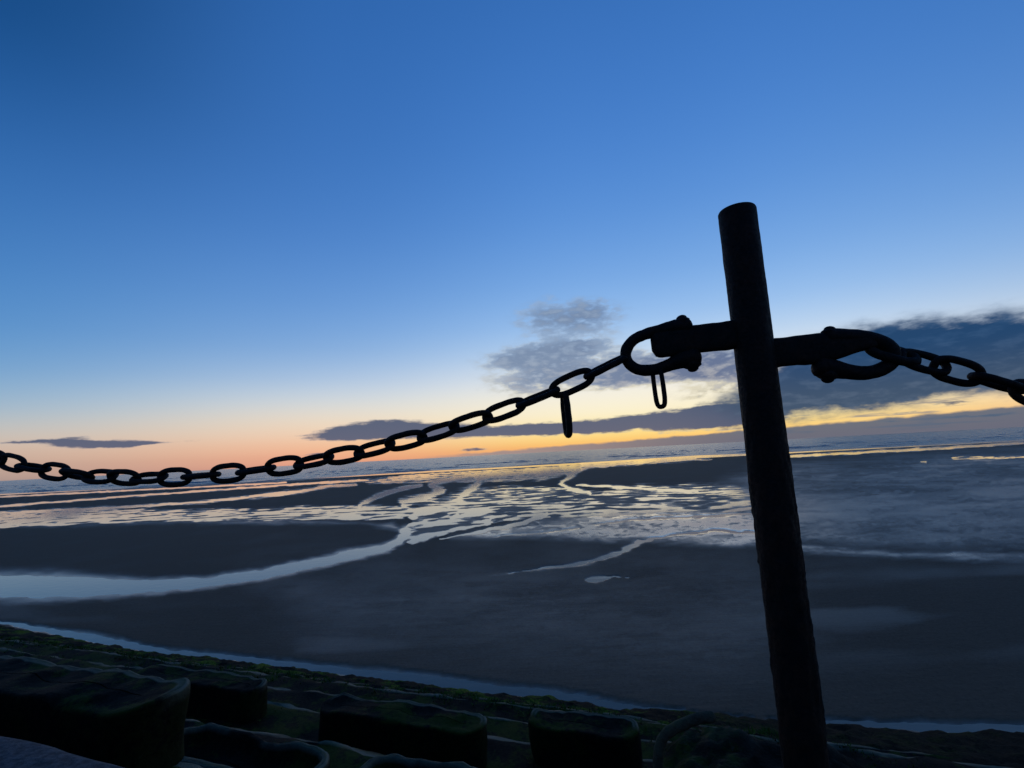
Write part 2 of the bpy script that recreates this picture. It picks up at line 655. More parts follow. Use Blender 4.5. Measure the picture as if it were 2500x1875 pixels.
streams = [
    [(-700, 1442, 34), (0, 1432, 24), (150, 1432, 23), (270, 1433, 17), (380, 1431, 13), (500, 1423, 10.5), (632, 1403, 10.5), (758, 1377, 10.5), (885, 1351, 10), (950, 1334, 9), (978, 1317, 9), (988, 1302, 13)],
    [(1078, 1315, 1.2), (1190, 1294, 2.6), (1280, 1276, 3.5), (1340, 1252, 4)],
    [(1590, 1318, 1.5), (1560, 1324, 4), (1535, 1335, 5), (1515, 1350, 4.5), (1470, 1364, 3.5), (1400, 1379, 2.5), (1320, 1389, 1.6), (1240, 1399, .6)],
    [(1432, 1419, 2), (1450, 1415, 6), (1472, 1413, 5), (1490, 1411, 1.5), (1540, 1408, .6)],
    [(1026, 1184, 2.5), (985, 1192, 3.5), (945, 1204, 4.5), (905, 1220, 5), (878, 1233, 5)],
    [(1140, 1163, 4), (1060, 1178, 5), (1052, 1186, 6), (1076, 1197, 6), (1042, 1213, 6), (985, 1228, 7)],
    [(1330, 1152, 5), (1200, 1160, 4), (1170, 1172, 6), (1160, 1191, 7), (1135, 1206, 8), (1120, 1222, 8)],
    [(1420, 1148, 3), (1400, 1156, 5), (1382, 1170, 5), (1372, 1182, 5), (1390, 1196, 5), (1440, 1204, 5)],
    [(-600, 1282, 2.2), (0, 1236, 2.2), (350, 1209, 2.0), (700, 1184, 2), (900, 1172, 2.4)],
    [(-600, 1243, 1.6), (0, 1213, 1.6), (350, 1196, 1.6), (700, 1178, 1.8)],
    [(-600, 1302, 3), (0, 1253, 3.2), (300, 1238, 2.8), (500, 1226, 2.6), (663, 1208, 4), (760, 1195, 3), (802, 1187, 3), (870, 1183, 2)],
    [(1410, 1184, 2), (1500, 1188, 3), (1620, 1196, 3), (1700, 1200, 3)],
    [(1190, 1280, 2.5), (1090, 1298, 4), (1010, 1318, 6)],
    [(1830, 1119, 2.2), (2000, 1110, 2.6), (2150, 1102, 2.8), (2300, 1094, 2.8), (2500, 1081, 2.4), (3000, 1050, 2)],
    [(2330, 1119, 1.6), (2500, 1115, 1.6), (2800, 1102, 1.6)],
    [(2245, 1128, 1.3), (2262, 1127, 1.6)],
    [(-500, 1424, 9), (-100, 1501, 3), (0, 1521, 3), (63, 1528, 4), (127, 1543, 6), (215, 1556, 8), (380, 1589, 7), (570, 1608, 6), (760, 1631, 9), (885, 1645, 10), (1045, 1664, 12), (1200, 1685, 11), (1358, 1697, 9), (1500, 1723, 9), (1640, 1736, 3), (1750, 1748, 1.5), (1900, 1757, 1.5),
     (2000, 1763, 5), (2150, 1771, 6), (2300, 1779, 9), (2500, 1780, 8), (3000, 1800, 9)],
    [(1340, 1262, 1.5), (1250, 1285, 2), (1120, 1309, .8)],
    [(1420, 1288, 1), (1310, 1300, 1.6), (1210, 1311, .6)],
    [(1830, 1252, 2), (1700, 1262, 2), (1560, 1268, 2), (1450, 1280, 1)],
    [(1850, 1300, 1.5), (1740, 1296, 2), (1640, 1306, 2), (1560, 1320, 1)],
]
edge_n = (nz_mid - .5) * .9
for i, s in enumerate(streams):
    v = polyline(s)
    jit = edge_n * (.35 if i in (0, 16) else .8)
    if i not in (0, 3, 16):
        jit = jit + (nz_rip - .5) * 1.5 * ss(-W0, -190, -110)
    if i == 14:
        jit = jit + (nz_rip - .55) * 3
    wet = np.maximum(wet, .5 + np.clip((v + jit) * .6, -1.2, .45))

# film of water standing in the sand (soft sheen, no open water)
film = np.zeros(SS.shape)


def sheen(pts, f, feather):
    global film
    film = np.maximum(film, f * polygon(pts, feather))


sheen([(1100, 1312), (1200, 1290), (1330, 1262), (1560, 1250), (1800, 1250), (1880, 1270), (1880, 1332), (1780, 1336), (1640, 1326), (1560, 1322), (1480, 1322), (1330, 1312)], 1.05, 14)
sheen([(1180, 1408), (1300, 1388), (1400, 1376), (1480, 1360), (1540, 1330), (1520, 1352), (1430, 1384), (1310, 1398)], .62, 6)
sheen([(1760, 1180), (1860, 1140), (2600, 1090), (3300, 1060), (3400, 1330), (2600, 1350), (2300, 1345), (1960, 1330), (1850, 1300)], .50, 25)
sheen([(1860, 1322), (1990, 1334), (2200, 1348), (2600, 1350), (3300, 1340), (3300, 1375), (2500, 1372), (2200, 1362), (1960, 1350), (1870, 1340)], .80, 10)
sheen([(760, 1470), (900, 1452), (1200, 1448), (1500, 1452), (1700, 1470), (1500, 1480), (1000, 1476)], .42, 20)
sheen([(-400, 1470), (0, 1456), (300, 1450), (500, 1438), (300, 1462), (0, 1480), (-400, 1500)], .45, 8)
sheen([(0, 1288), (400, 1278), (900, 1280), (980, 1300), (960, 1278), (700, 1270), (300, 1276)], .55, 8)
sheen([(650, 1420), (1100, 1400), (1500, 1385), (1900, 1400), (2000, 1560), (1700, 1700), (1200, 1640), (800, 1560)], .33, 130)
sheen([(1600, 1430), (1660, 1426), (1640, 1444), (1600, 1442)], .4, 10)
_st = fbm(S0 / 70 + 3 * _w2, W0 / 9 + 2 * _w1, 5, 66, .6)
_soft = fbm(S0 / 360 + .15 * _w2, W0 / 46 + .15 * _w1, 3, 67, .4)
film = film * np.clip(.62 + .9 * (nz_big - .3) + 1.0 * (_st - .5), 0, 1.1) + .16 * (nz_mid - .5) * (film > .05)
film = np.maximum(film, .33 * ss(_soft, .40, .80) * ss(W0, 230, 310) * ss(-W0, -600, -380))
_fs = fbm(S0 / 22 + 2 * _w1, W0 / 3.4 + 2 * _w2, 4, 68, .6)
film = film * (1 - ss(film, .5, .8) * .45 * ss(_fs, .52, .70))
SS, WW = S0, W0
film = np.clip(np.maximum(film, ss(wet, -.12, .5) * .58), 0, 1)
film = np.where(frac > .3, np.maximum(film, .25), film)

k = np.interp(YY, [6, 30, 120], [.06, .04, .05])
_dz = np.clip((.5 - wet), -.5, .55)
z = np.sign(_dz) * np.where(np.abs(_dz) < .25, 2 * _dz ** 2 + .06 * np.abs(_dz), np.abs(_dz) - .11) * k
z += .012 * (nz_big - .5) * ss(.5 - wet, .0, .3)
# the sea bed drops away beyond the water's edge
sW = shoreW(SS)
z = np.where(WW < sW, z - .25 * np.clip((sW - WW) / 6, 0, 3), z)
film = np.where(WW < sW + 3, np.maximum(film, .3), film)
# scour bank along the foot of the wall
sv = np.stack([XX, YY, z], -1).reshape(-1, 3)
me = mesh_np('beach_sand', sv, gridfaces(*SS.shape))
attr(me, 'film', film)
o = link('beach_sand', me, SAND)
tag(o, 'dark damp sand flats with ripples and low bars', kind='structure')

cols = Sg[::6]
rows = []
for r in np.concatenate([[0.0], np.geomspace(.004, 1, 40)]):
    W_ = shoreW(cols) + r * (1000 - shoreW(cols))
    Y_ = H * F / W_
    rows.append(np.stack([cols / F * Y_, Y_, np.zeros_like(Y_)], -1))
wvv = np.stack(rows)
me = mesh_np('tidal_water', wvv.reshape(-1, 3), gridfaces(*wvv.shape[:2]))
o = link('tidal_water', me, WATER)
tag(o, 'thin still tide water lying in streams and pools on the sand', kind='structure')

# ------------------------------------------------------------------ sea
cols = nonuni(-9000, 9000, 1600, 4.0)
rr = list(np.arange(1.0, .12, -.011)) + list(np.geomspace(.115, .004, 40))
rows, foam_r = [], []
for r in rr:
    W_ = shoreW(cols) * r
    Y_ = H * F / W_
    X_ = cols / F * Y_
    wp = fbm(X_ / 60, Y_ / 40, 3, 71) - .5
    ph = Y_ / 13.0 + 5.0 * wp
    crest = (0.5 + 0.5 * np.sin(ph * 2 * math.pi)) ** 3
    br = fbm(X_ / 22, Y_ / 9, 3, 77)
    amp = np.interp(Y_, [120, 150, 400, 1500, 5000], [.06, .32, .38, .3, 0.0])
    zz = amp * crest * (.3 + 1.4 * br) * ss(np.full_like(Y_, 1 - r), 0, .08)
    sh = 1 - r
    fo = 1.2 * ss(br, .48, .72) * crest * ss(np.full_like(Y_, r), .12, .6) + .5 * np.exp(-((sh - .02) / .03) ** 2) + .55 * (np.exp(-((sh - .16 - .05 * wp) / .022) ** 2) + np.exp(-((sh - .33 - .08 * wp) / .03) ** 2)) * ss(br, .36, .56)
    rows.append(np.stack([X_, Y_, zz], -1))
    foam_r.append(fo)
sv = np.stack(rows)
me = mesh_np('sea', sv.reshape(-1, 3), gridfaces(*sv.shape[:2]))
attr(me, 'foam', np.stack(foam_r))
o = link('sea', me, SEA)
tag(o, 'grey blue sea with low breaking waves under the horizon', kind='structure')

# ------------------------------------------------------------------ sea wall (stepped, seen from its top)
AW = R(18.9)
TD = np.array([math.cos(AW), -math.sin(AW), 0])      # along the wall, to the right
ND = np.array([math.sin(AW), math.cos(AW), 0])       # out towards the sea


def wp(t, n, z):
    return TD * t + ND * n + np.array([0, 0, H + z])


def tn(u, v, z):
    """photo pixel on the level z (below camera) -> wall coordinates"""
    d = ray(u, v)
    p = d * (z / d[2])
    return float(p @ TD), float(p @ ND)


def strip(name, profile, t0, t1, dt, mat, parent, rough=.02, seed=0, wearidx=(), close=True):
    """a long course of the wall: a profile in (n, z) swept along the wall, uneven"""
    prof = np.array(profile, float)
    ts = np.arange(t0, t1 + dt, dt)
    T, K = np.meshgrid(ts, np.arange(len(prof)), indexing='ij')
    N = prof[K, 0]
    Z = prof[K, 1]
    d1 = fbm(T / .35, K * .6 + N * 2, 4, seed) - .5
    d2 = fbm(T / .5, K * .6 + 9 + N * 2, 4, seed + 50) - .5
    N = N + d1 * rough * 2.0
    Z = Z + d2 * rough * 1.4
    P = T[..., None] * TD + N[..., None] * ND + np.stack([0 * Z, 0 * Z, Z + H], -1)
    me = mesh_np(name, P.reshape(-1, 3), gridfaces(*T.shape)[:, ::-1])
    w = np.zeros(T.shape)
    for i in wearidx:
        w[:, i] = 1
    attr(me, 'wear', w)
    return link(name, me, mat, parent)


wall = empty('sea_wall', wp(0, 1, -4.8))
tag(wall, 'dark algae stained stepped concrete sea wall below the fence', 'sea wall')


def W(o):
    o.matrix_parent_inverse = o.parent.matrix_world.inverted()
    return o


bpy.context.view_layer.update()
cope = [(-4, -.70), (-2, -.70), (-.6, -.70), (.30, -.70), (.70, -.70), (.83, -.70), (.87, -.706), (.895, -.72), (.91, -.75), (.915, -.80), (.92, -1.2), (.92, -1.75)]
W(strip('coping', cope, -16, 8, .06, COPE, wall, .014, 3))
steps = [(.80, 2.3, -1.70), (2.2, 3.5, -2.25), (3.4, 4.85, -2.80), (4.75, 6.1, -3.30), (6.0, 7.4, -3.80), (7.3, 8.45, -4.30)]
for i, (a, b, zt) in enumerate(steps):
    n_in = [(a + (b - a) * q, zt + .02 * (1 - q)) for q in (0, .15, .3, .45, .6, .75, .86)]
    prof = n_in + [(b - .10, zt), (b - .06, zt - .006), (b - .03, zt - .02), (b - .008, zt - .05), (b, zt - .09), (b + .01, zt - .3), (b + .02, zt - .62)]
    W(strip('step', prof, -34 + 2 * i, 16, .06, CONC, wall, .06, 11 + i * 7, (8, 9)))


# mossy toe of the wall, meeting the channel along an uneven line
toe_px = [(-500, 1440), (-100, 1512), (0, 1527), (127, 1551), (215, 1568), (300, 1581), (380, 1597), (475, 1604), (570, 1614), (660, 1626), (760, 1641), (885, 1657), (1045, 1676), (1200, 1697),
          (1358, 1706), (1440, 1722), (1500, 1734), (1600, 1737), (1720, 1742), (1900, 1762), (2000, 1769), (2150, 1778), (2300, 1790), (2500, 1789), (2900, 1800), (3600, 1815)]
_tp = np.array([tn(u, v, -4.72) for u, v in toe_px])
tq = np.arange(_tp[0, 0], _tp[-1, 0], .045)
nq = np.interp(tq, _tp[:, 0], _tp[:, 1])
rowsN = []
KQ = 26
for k_ in range(KQ):
    q = k_ / (KQ - 1)
    n_ = 8.1 + (nq - 8.1) * q
    wob = (fbm(tq / .28, np.full_like(tq, q * 9), 4, 141) - .5)
    zt_ = -4.26 + (-4.70 + 4.26) * q ** 1.3 + wob * .16 * (1 - .45 * q) + (.06 * (fbm(tq / 1.3, np.full_like(tq, q * 3), 3, 151) - .5))
    if k_ == KQ - 1:
        zt_ = np.full_like(tq, -5.0)
    n_ = n_ + wob * .10 * (q > .6)
    rowsN.append(tq[:, None] * TD + n_[:, None] * ND + np.stack([0 * tq, 0 * tq, zt_ + H], -1))
P_ = np.stack(rowsN, 1)
me = mesh_np('toe', P_.reshape(-1, 3), gridfaces(*P_.shape[:2])[:, ::-1])
attr(me, 'wear', np.zeros(P_.shape[:2]))
attr(me, 'moss', np.repeat((.12 + .88 * ss(-tq, -.6, 1.2))[:, None], KQ, 1))
W(link('toe', me, MOSS, wall))['label'] = 'mossy green toe of the wall beside the water channel'


# baffle blocks standing in rows on the steps
def rounded_block(sx, sy, sz, r, seed, plan=.15, rough=.02, dish=.05):
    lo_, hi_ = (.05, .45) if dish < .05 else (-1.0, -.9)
    """block with rounded plan corners and worn top edge; origin at the middle of its base"""
    out = []
    m = 9
    rp = min(plan, sx / 2 - .01, sy / 2 - .01)
    for cx, cy, a0 in ((sx / 2 - rp, sy / 2 - rp, 0), (-sx / 2 + rp, sy / 2 - rp, 90), (-sx / 2 + rp, -sy / 2 + rp, 180), (sx / 2 - rp, -sy / 2 + rp, 270)):
        for j in range(m):
            a = R(a0 + 90 * j / (m - 1))
            out.append((cx + rp * math.cos(a), cy + rp * math.sin(a)))
    # refine the straight runs
    pts = []
    for i in range(len(out)):
        a, b = np.array(out[i]), np.array(out[(i + 1) % len(out)])
        L = np.linalg.norm(b - a)
        k_ = max(1, int(L / .06))
        for j in range(k_):
            pts.append(a + (b - a) * j / k_)
    ring = np.array(pts)
    n = len(ring)
    levels = [(0, 1.0, 0), (.3, 1, 0), (.6, 1, 0), (.85, 1, 0)]
    layers = []
    wear = []
    for q, s, _ in levels:
        layers.append(np.c_[ring, np.full(n, (sz - r) * q)])
        wear.append(np.zeros(n))
    cen = np.array([[0, 0]])
    nrm = ring - np.clip(ring, [-sx / 2 + rp, -sy / 2 + rp], [sx / 2 - rp, sy / 2 - rp])
    nrm /= np.linalg.norm(nrm, axis=1)[:, None] + 1e-9
    for j in range(6):
        a = R(90 * j / 5)
        layers.append(np.c_[ring - nrm * r * (1 - math.cos(a)), np.full(n, sz - r + r * math.sin(a))])
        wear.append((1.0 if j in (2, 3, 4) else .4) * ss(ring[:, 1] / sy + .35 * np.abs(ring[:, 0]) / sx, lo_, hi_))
    inner = ring - nrm * r
    ctr = np.clip(inner, [-sx / 2 + sy / 2, 0], [sx / 2 - sy / 2, 0]) if sx > sy else inner * 0
    for s, dz in ((.86, .0), (.78, -.35), (.66, -.75), (.45, -.95), (.22, -1.0), (.02, -1.0)):
        layers.append(np.c_[ctr + (inner - ctr) * s, np.full(n, sz + dz * dish)])
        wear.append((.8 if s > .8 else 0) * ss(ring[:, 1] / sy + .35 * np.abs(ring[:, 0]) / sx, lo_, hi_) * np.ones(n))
    V = np.stack(layers)
    f = V.reshape(-1, 3)
    dn = fbm(f[:, 0] / .25 + f[:, 2] * 3, f[:, 1] / .25 - f[:, 2] * 2.3, 4, seed) - .5
    f2 = f.copy()
    f2[:, :2] *= (1 + rough * dn / max(sx, sy) * 4)[:, None]
    f2[:, 2] += rough * 1.6 * dn * (f[:, 2] > .01)
    i = np.arange(V.shape[0] * n).reshape(V.shape[0], n)
    fc = np.stack([i[:-1], np.roll(i[:-1], -1, 1), np.roll(i[1:], -1, 1), i[1:]], -1).reshape(-1, 4)
    me = mesh_np('baffle_block', f2, fc)
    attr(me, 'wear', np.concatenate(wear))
    return me


def block(px0, px1, py0, py1, zt, hh, th, label, seed, dish=.006):
    """baffle whose far top edge runs between two photo pixels at level zt"""
    t0, n0 = tn(px0, py0, zt)
    t1, n1 = tn(px1, py1, zt)
    w = t1 - t0
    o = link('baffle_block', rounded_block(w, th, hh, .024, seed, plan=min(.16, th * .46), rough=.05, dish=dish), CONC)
    nb = (n0 + n1) / 2 - th / 2
    o.location = wp((t0 + t1) / 2, nb, zt - hh)
    o.rotation_euler = (0, 0, -AW)
    return tag(o, label, 'concrete block', 'baffle blocks on the sea wall steps')


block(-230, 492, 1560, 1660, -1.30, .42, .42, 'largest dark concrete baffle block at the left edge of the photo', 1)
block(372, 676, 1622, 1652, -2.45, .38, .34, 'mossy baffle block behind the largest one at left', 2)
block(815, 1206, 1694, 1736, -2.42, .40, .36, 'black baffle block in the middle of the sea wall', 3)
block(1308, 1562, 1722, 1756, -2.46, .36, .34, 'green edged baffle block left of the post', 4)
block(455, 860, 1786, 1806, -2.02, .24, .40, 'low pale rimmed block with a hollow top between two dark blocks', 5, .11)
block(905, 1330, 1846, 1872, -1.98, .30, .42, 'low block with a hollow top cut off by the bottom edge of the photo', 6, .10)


# boulders and broken rock round the foot of the post
def boulder(name, t, n, z0, sx, sy, sz, seed, label, rot=0.0, mat=None):
    me = bpy.data.meshes.new(name)
    bm = bmesh.new()
    bmesh.ops.create_icosphere(bm, subdivisions=5, radius=1)
    co = np.array([v.co[:] for v in bm.verts])
    p = np.sign(co) * np.abs(co) ** .75
    d = fbm(co[:, 0] * 1.6 + seed * 3.1, co[:, 1] * 1.6 + co[:, 2] * 1.9, 5, seed, .55) - .5
    d2 = fbm(co[:, 0] * 6 + co[:, 2] * 5, co[:, 1] * 6 - co[:, 2] * 4, 4, seed + 9) - .5
    p = p * (1 + .55 * d + .18 * d2)[:, None] * np.array([sx, sy, sz])
    for v, q in zip(bm.verts, p):
        v.co = q
    for f in bm.faces:
        f.smooth = True
    bm.to_mesh(me)
    bm.free()
    attr(me, 'wear', np.clip(d * 3, 0, 1))
    o = link(name, me, mat or CONC)
    o.location = wp(t, n, z0)
    o.rotation_euler = (0, 0, -AW + rot)
    return tag(o, label, 'rock', 'loose stones on the rock ledge')


P0 = ray(1890, 1225)
P0 = P0 / (P0 @ FWD) * (.09 * F / 97.6)
PX, PY = float(P0[0]), float(P0[1])
pt, pn = float(P0[:2] @ TD[:2]), float(P0[:2] @ ND[:2])
tq = np.arange(-.75, 2.6, .012)
nq = np.arange(.80, 1.72, .012)
TT, NN = np.meshgrid(tq, nq, indexing='ij')
far = 1.50 + .05 * np.sin(TT * 5) + .12 * (fbm(TT / .2, TT * 0, 4, 161) - .5)
lump = fbm(TT / .22, NN / .22, 5, 171, .55) - .5
lump2 = fbm(TT / .05, NN / .05, 4, 172, .6) - .5
zt_ = -.785 + .12 * lump + .035 * lump2 + .02 * np.exp(-((TT - .06) / .10) ** 2 - ((NN - 1.40) / .12) ** 2) - .05 * ss(TT, .35, .9)
drop = ss(NN, far - .06, far + .10) + ss(-TT, .10, .45) * .8 + .25 * ss(-NN, -.95, -.82)
zt_ = zt_ - drop * 1.1
me = mesh_np('rock_ledge', (TT[..., None] * TD + NN[..., None] * ND + np.stack([0 * zt_, 0 * zt_, zt_ + H], -1)).reshape(-1, 3), gridfaces(*TT.shape))
attr(me, 'wear', .25 * np.clip(lump * 3 + lump2 * 2 - .2, 0, 1))
o = link('rock_ledge', me, CONC)
tag(o, 'dark uneven rock ledge that holds the iron post and runs to the right', 'rock')
boulder('stone', -.10, 1.36, -.93, .075, .10, .11, 12, 'dark stone on the rock ledge just left of the post', .5)
boulder('stone', .62, 1.40, -.86, .09, .09, .055, 21, 'low mossy stone on the rock ledge right of the post', .2)
boulder('stone', .60, 1.22, -.84, .10, .08, .05, 33, 'pale stone on the rock ledge in the lower right corner', -.2)

# ------------------------------------------------------------------ fence post with two arms
AF = R(12)
FD = np.array([-math.cos(AF), math.sin(AF), 0])     # along the fence, to the left and away
FN = np.array([math.sin(AF), math.cos(AF), 0])
PC = np.array([PX, PY, 0.0])


def onfence(u, v):
    d = ray(u, v)
    return CAM + d * ((P0 @ FN) / (d @ FN))


def tube(path, rad, seg=12, closed=False, caps=True, rough=0.0, seed=0, flat=None):
    """tube along a path; rad may be a list"""
    P = np.array(path, float)
    rad = np.array(np.broadcast_to(np.asarray(rad, float), (len(P),)))
    if not closed and caps:
        e0 = (P[0] - P[1]) / np.linalg.norm(P[0] - P[1])
        e1 = (P[-1] - P[-2]) / np.linalg.norm(P[-1] - P[-2])
        cs = [(math.sin(R(q)) * .7, math.cos(R(q))) for q in (25, 50, 70, 84)]
        P = np.vstack([[P[0] + e0 * rad[0] * k for k, _ in cs[::-1]], P, [P[-1] + e1 * rad[-1] * k for k, _ in cs]])
        rad = np.concatenate([[rad[0] * q for _, q in cs[::-1]], rad, [rad[-1] * q for _, q in cs]])
    n = len(P)
    if closed:
        T = np.roll(P, -1, 0) - np.roll(P, 1, 0)
    else:
        T = np.gradient(P, axis=0)
    T /= np.linalg.norm(T, axis=1)[:, None]
    ref = np.array([0, 0, 1.0]) if flat is None else np.array(flat, float)
    V = []
    for i in range(n):
        a = np.cross(ref, T[i])
        if np.linalg.norm(a) < .05:
            a = np.cross(np.array([1., 0, 0]), T[i])
        a /= np.linalg.norm(a)
        b = np.cross(T[i], a)
        th = np.arange(seg) * 2 * math.pi / seg
        V.append(P[i] + rad[i] * (np.cos(th)[:, None] * a + np.sin(th)[:, None] * b))
    V = np.stack(V)
    if rough:
        cen = P[:, None, :]
        f = V.reshape(-1, 3)
        d = fbm(f[:, 0] * 60 + f[:, 2] * 70, f[:, 1] * 60 - f[:, 2] * 50 + 5, 4, seed) - .5
        V = V + (V - cen) / np.linalg.norm(V - cen, axis=2)[..., None] * (d.reshape(V.shape[:2]) * 2 * rough)[..., None]
    idx = np.arange(n * seg).reshape(n, seg)
    if closed:
        A, B = idx, np.roll(idx, -1, 0)
    else:
        A, B = idx[:-1], idx[1:]
    fc = np.stack([A, np.roll(A, -1, 1), np.roll(B, -1, 1), B], -1).reshape(-1, 4)
    V = V.reshape(-1, 3)
    if not closed and caps:
        k_ = len(V)
        V = np.vstack([V, P[0], P[-1]])
        c0 = np.stack([np.full(seg, k_), np.roll(idx[0], -1), idx[0], idx[0]], -1)
        c1 = np.stack([np.full(seg, k_ + 1), idx[-1], np.roll(idx[-1], -1), idx[-1]], -1)
        tri = np.vstack([c0[:, :3], c1[:, :3]])
        return V, [tuple(q) for q in fc] + [tuple(q) for q in tri]
    return V, [tuple(q) for q in fc]


def mesh_py(name, V, Fc):
    me = bpy.data.meshes.new(name)
    me.from_pydata([tuple(v) for v in V], [], Fc)
    me.polygons.foreach_set('use_smooth', np.full(len(me.polygons), True, bool))
    me.update()
    return me


def part(name, V, Fc, parent, mat=None, label=None):
    """vertices in world space, child of an Empty"""
    base = np.array(parent.location) if parent is not None else 0
    o = link(name, mesh_py(name, np.asarray(V) - base, Fc), mat or IRON, parent)
    if label:
        o['label'] = label
    return o


ztop = H + .565
post = empty('fence_post', (PX, PY, H - .85))
tag(post, 'thick rusted round iron fence post with two short arms', 'post')
zs = list(np.linspace(H - 1.2, ztop - .006, 190)) + [ztop - .003, ztop - .001, ztop, ztop]
rs = [.0428] * 190 + [.0425, .0413, .0388, .02]
th = np.arange(56) * 2 * math.pi / 56
TH, ZI = np.meshgrid(th, np.arange(len(zs)))
ZZ = np.array(zs)[ZI]
RR = np.array(rs)[ZI]
lower = ss(-(ZZ - (H + .25)), 0, .5)
d = fbm(np.cos(TH) * 3 + 9, ZZ * 14 + np.sin(TH) * 3, 4, 3) - .5
d2 = fbm(np.cos(TH) * 14 + 9, ZZ * 90 + np.sin(TH) * 14, 3, 8) - .5
fl = ss(fbm(np.cos(TH) * 2.2 + 4, ZZ * 9 + np.sin(TH) * 2.2, 4, 19, .6), .50, .56)
RR = RR + np.where(ZI < 190, .0024 * d + .0034 * d2 * (.25 + lower) + .0022 * fl * (.2 + lower), 0)
V = np.stack([PX + .006 * (ZZ - H - .3) + RR * np.cos(TH), PY + RR * np.sin(TH), ZZ], -1)
n, s = V.shape[:2]
idx = np.arange(n * s).reshape(n, s)
fc = np.stack([idx[:-1], np.roll(idx[:-1], -1, 1), np.roll(idx[1:], -1, 1), idx[1:]], -1).reshape(-1, 4)
V = np.vstack([V.reshape(-1, 3), [PX, PY, ztop]])
k_ = len(V) - 1
part('shaft', V, [tuple(q) for q in fc] + [(int(idx[-1][j]), int(idx[-1][(j + 1) % s]), k_) for j in range(s)], post)


def arm(p_in, p_out, hh0, hh1, th_, seed, lo=.15, hi=.4):
    """forged bar from the post out to its rounded eye end; hh = half heights"""
    a, b = np.array(p_in), np.array(p_out)
    L = np.linalg.norm(b - a)
    ax = (b - a) / L
    side = np.cross(ax, [0, 0, 1.0])
    side /= np.linalg.norm(side)
    up = np.cross(side, ax)
    ns, seg = 30, 28
    Vs = []
    for i in range(ns + 1):
        q = i / ns
        e = 1.0
        back = (1 - q) * L
        if back < .02:
            e = math.sqrt(max(0.0, 1 - ((.02 - back) / .02) ** 2)) * .55 + .45 if back > 0 else .45
        hh = (hh0 + (hh1 - hh0) * ss(q, lo, hi)) * e
        tt = th_ * e
        ring = []
        for j in range(seg):
            an = 2 * math.pi * j / seg
            cx, cy = math.cos(an), math.sin(an)
            px_ = math.copysign(abs(cx) ** .5, cx) * tt
            py_ = math.copysign(abs(cy) ** .5, cy) * hh
            ring.append(a + ax * q * L + side * px_ + up * py_)
        Vs.append(ring)
    Vs = np.array(Vs)
    f = Vs.reshape(-1, 3)
    dn = fbm(f[:, 0] * 40 + f[:, 2] * 45, f[:, 1] * 30 - f[:, 2] * 35, 4, seed) - .5
    cen = (a + ax * (np.arange(ns + 1) / ns * L)[:, None])[:, None, :]
    Vs = Vs + (Vs - cen) / .04 * (dn.reshape(Vs.shape[:2]) * .005)[..., None]
    idx = np.arange((ns + 1) * seg).reshape(ns + 1, seg)
    fc = np.stack([idx[:-1], np.roll(idx[:-1], -1, 1), np.roll(idx[1:], -1, 1), idx[1:]], -1).reshape(-1, 4)
    V = np.vstack([Vs.reshape(-1, 3), a, b])
    k_ = len(V) - 2
    fl = [tuple(q) for q in fc] + [(int(idx[-1][j]), int(idx[-1][(j + 1) % seg]), k_ + 1) for j in range(seg)] \
        + [(int(idx[0][(j + 1) % seg]), int(idx[0][j]), k_) for j in range(seg)]
    return V, fl


def fp(u, v, off=0.0):
    """photo pixel -> point on the fence plane, moved off sideways"""
    return onfence(u, v) + FN * off


aL = arm(fp(1835, 812), fp(1590, 842), .0345, .0345, .017, 4)
part('arm', *aL, post)
aR = arm(fp(1850, 866), fp(2142, 836), .0345, .013, .017, 14, .5, 1.0)
part('arm', *aR, post)


# ------------------------------------------------------------------ shackles
def smooth(pts, n):
    """Catmull-Rom through control points"""
    P = np.array(pts, float)
    P = np.vstack([2 * P[0] - P[1], P, 2 * P[-1] - P[-2]])
    out = []
    m = len(P) - 3
    for i in range(m):
        for j in range(n):
            t = j / n
            p0, p1, p2, p3 = P[i:i + 4]
            out.append(.5 * ((2 * p1) + (-p0 + p2) * t + (2 * p0 - 5 * p1 + 4 * p2 - p3) * t * t + (-p0 + 3 * p1 - 3 * p2 + p3) * t ** 3))
    out.append(P[-2])
    return np.array(out)


def shackle(path_px, rads, pin_px, label, seed):
    pts = np.array([fp(u, v) for u, v in path_px])
    root = empty('shackle', tuple(pts[len(pts) // 2]))
    tag(root, label, 'shackle', 'bow shackles on the post arms')
    sp_ = smooth(pts, 8)
    rr_ = np.interp(np.linspace(0, 1, len(sp_)), np.linspace(0, 1, len(rads)), rads)
    part('bow', *tube(sp_, rr_, 16, flat=FN, rough=.0012, seed=seed), root)
    a, b = fp(*pin_px[0]), fp(*pin_px[1])
    L = b - a
    ps = [a, a + L * .04, a + L * .12, a + L * .16, a + L * .8, a + L * .84, a + L * .96, b]
    part('pin', *tube(ps, [.013, .0185, .0185, .0115, .0115, .021, .021, .013], 14, flat=FN, rough=.0015, seed=seed + 3), root)
    return root


shackle([(1676, 797), (1648, 799), (1610, 808), (1570, 818), (1545, 832), (1530, 852), (1528, 872), (1538, 890), (1562, 903), (1600, 902), (1636, 890), (1664, 879), (1694, 872)],
        [.0205, .019, .0155, .0138, .0138, .0138, .0135, .0135, .0138, .014, .0155, .022, .025],
        ((1664, 778), (1692, 899)), 'rusted shackle hooked on the left arm of the post', 3)
shackle([(2022, 822), (2060, 822), (2100, 824), (2140, 832), (2168, 846), (2180, 866), (2172, 888), (2145, 904), (2105, 911), (2065, 906), (2030, 900), (2002, 896)],
        [.0195, .0185, .0172, .0165, .0162, .0158, .0152, .0152, .0160, .018, .023, .024],
        ((2026, 806), (2020, 926)), 'rusted shackle hooked on the right arm of the post', 8)


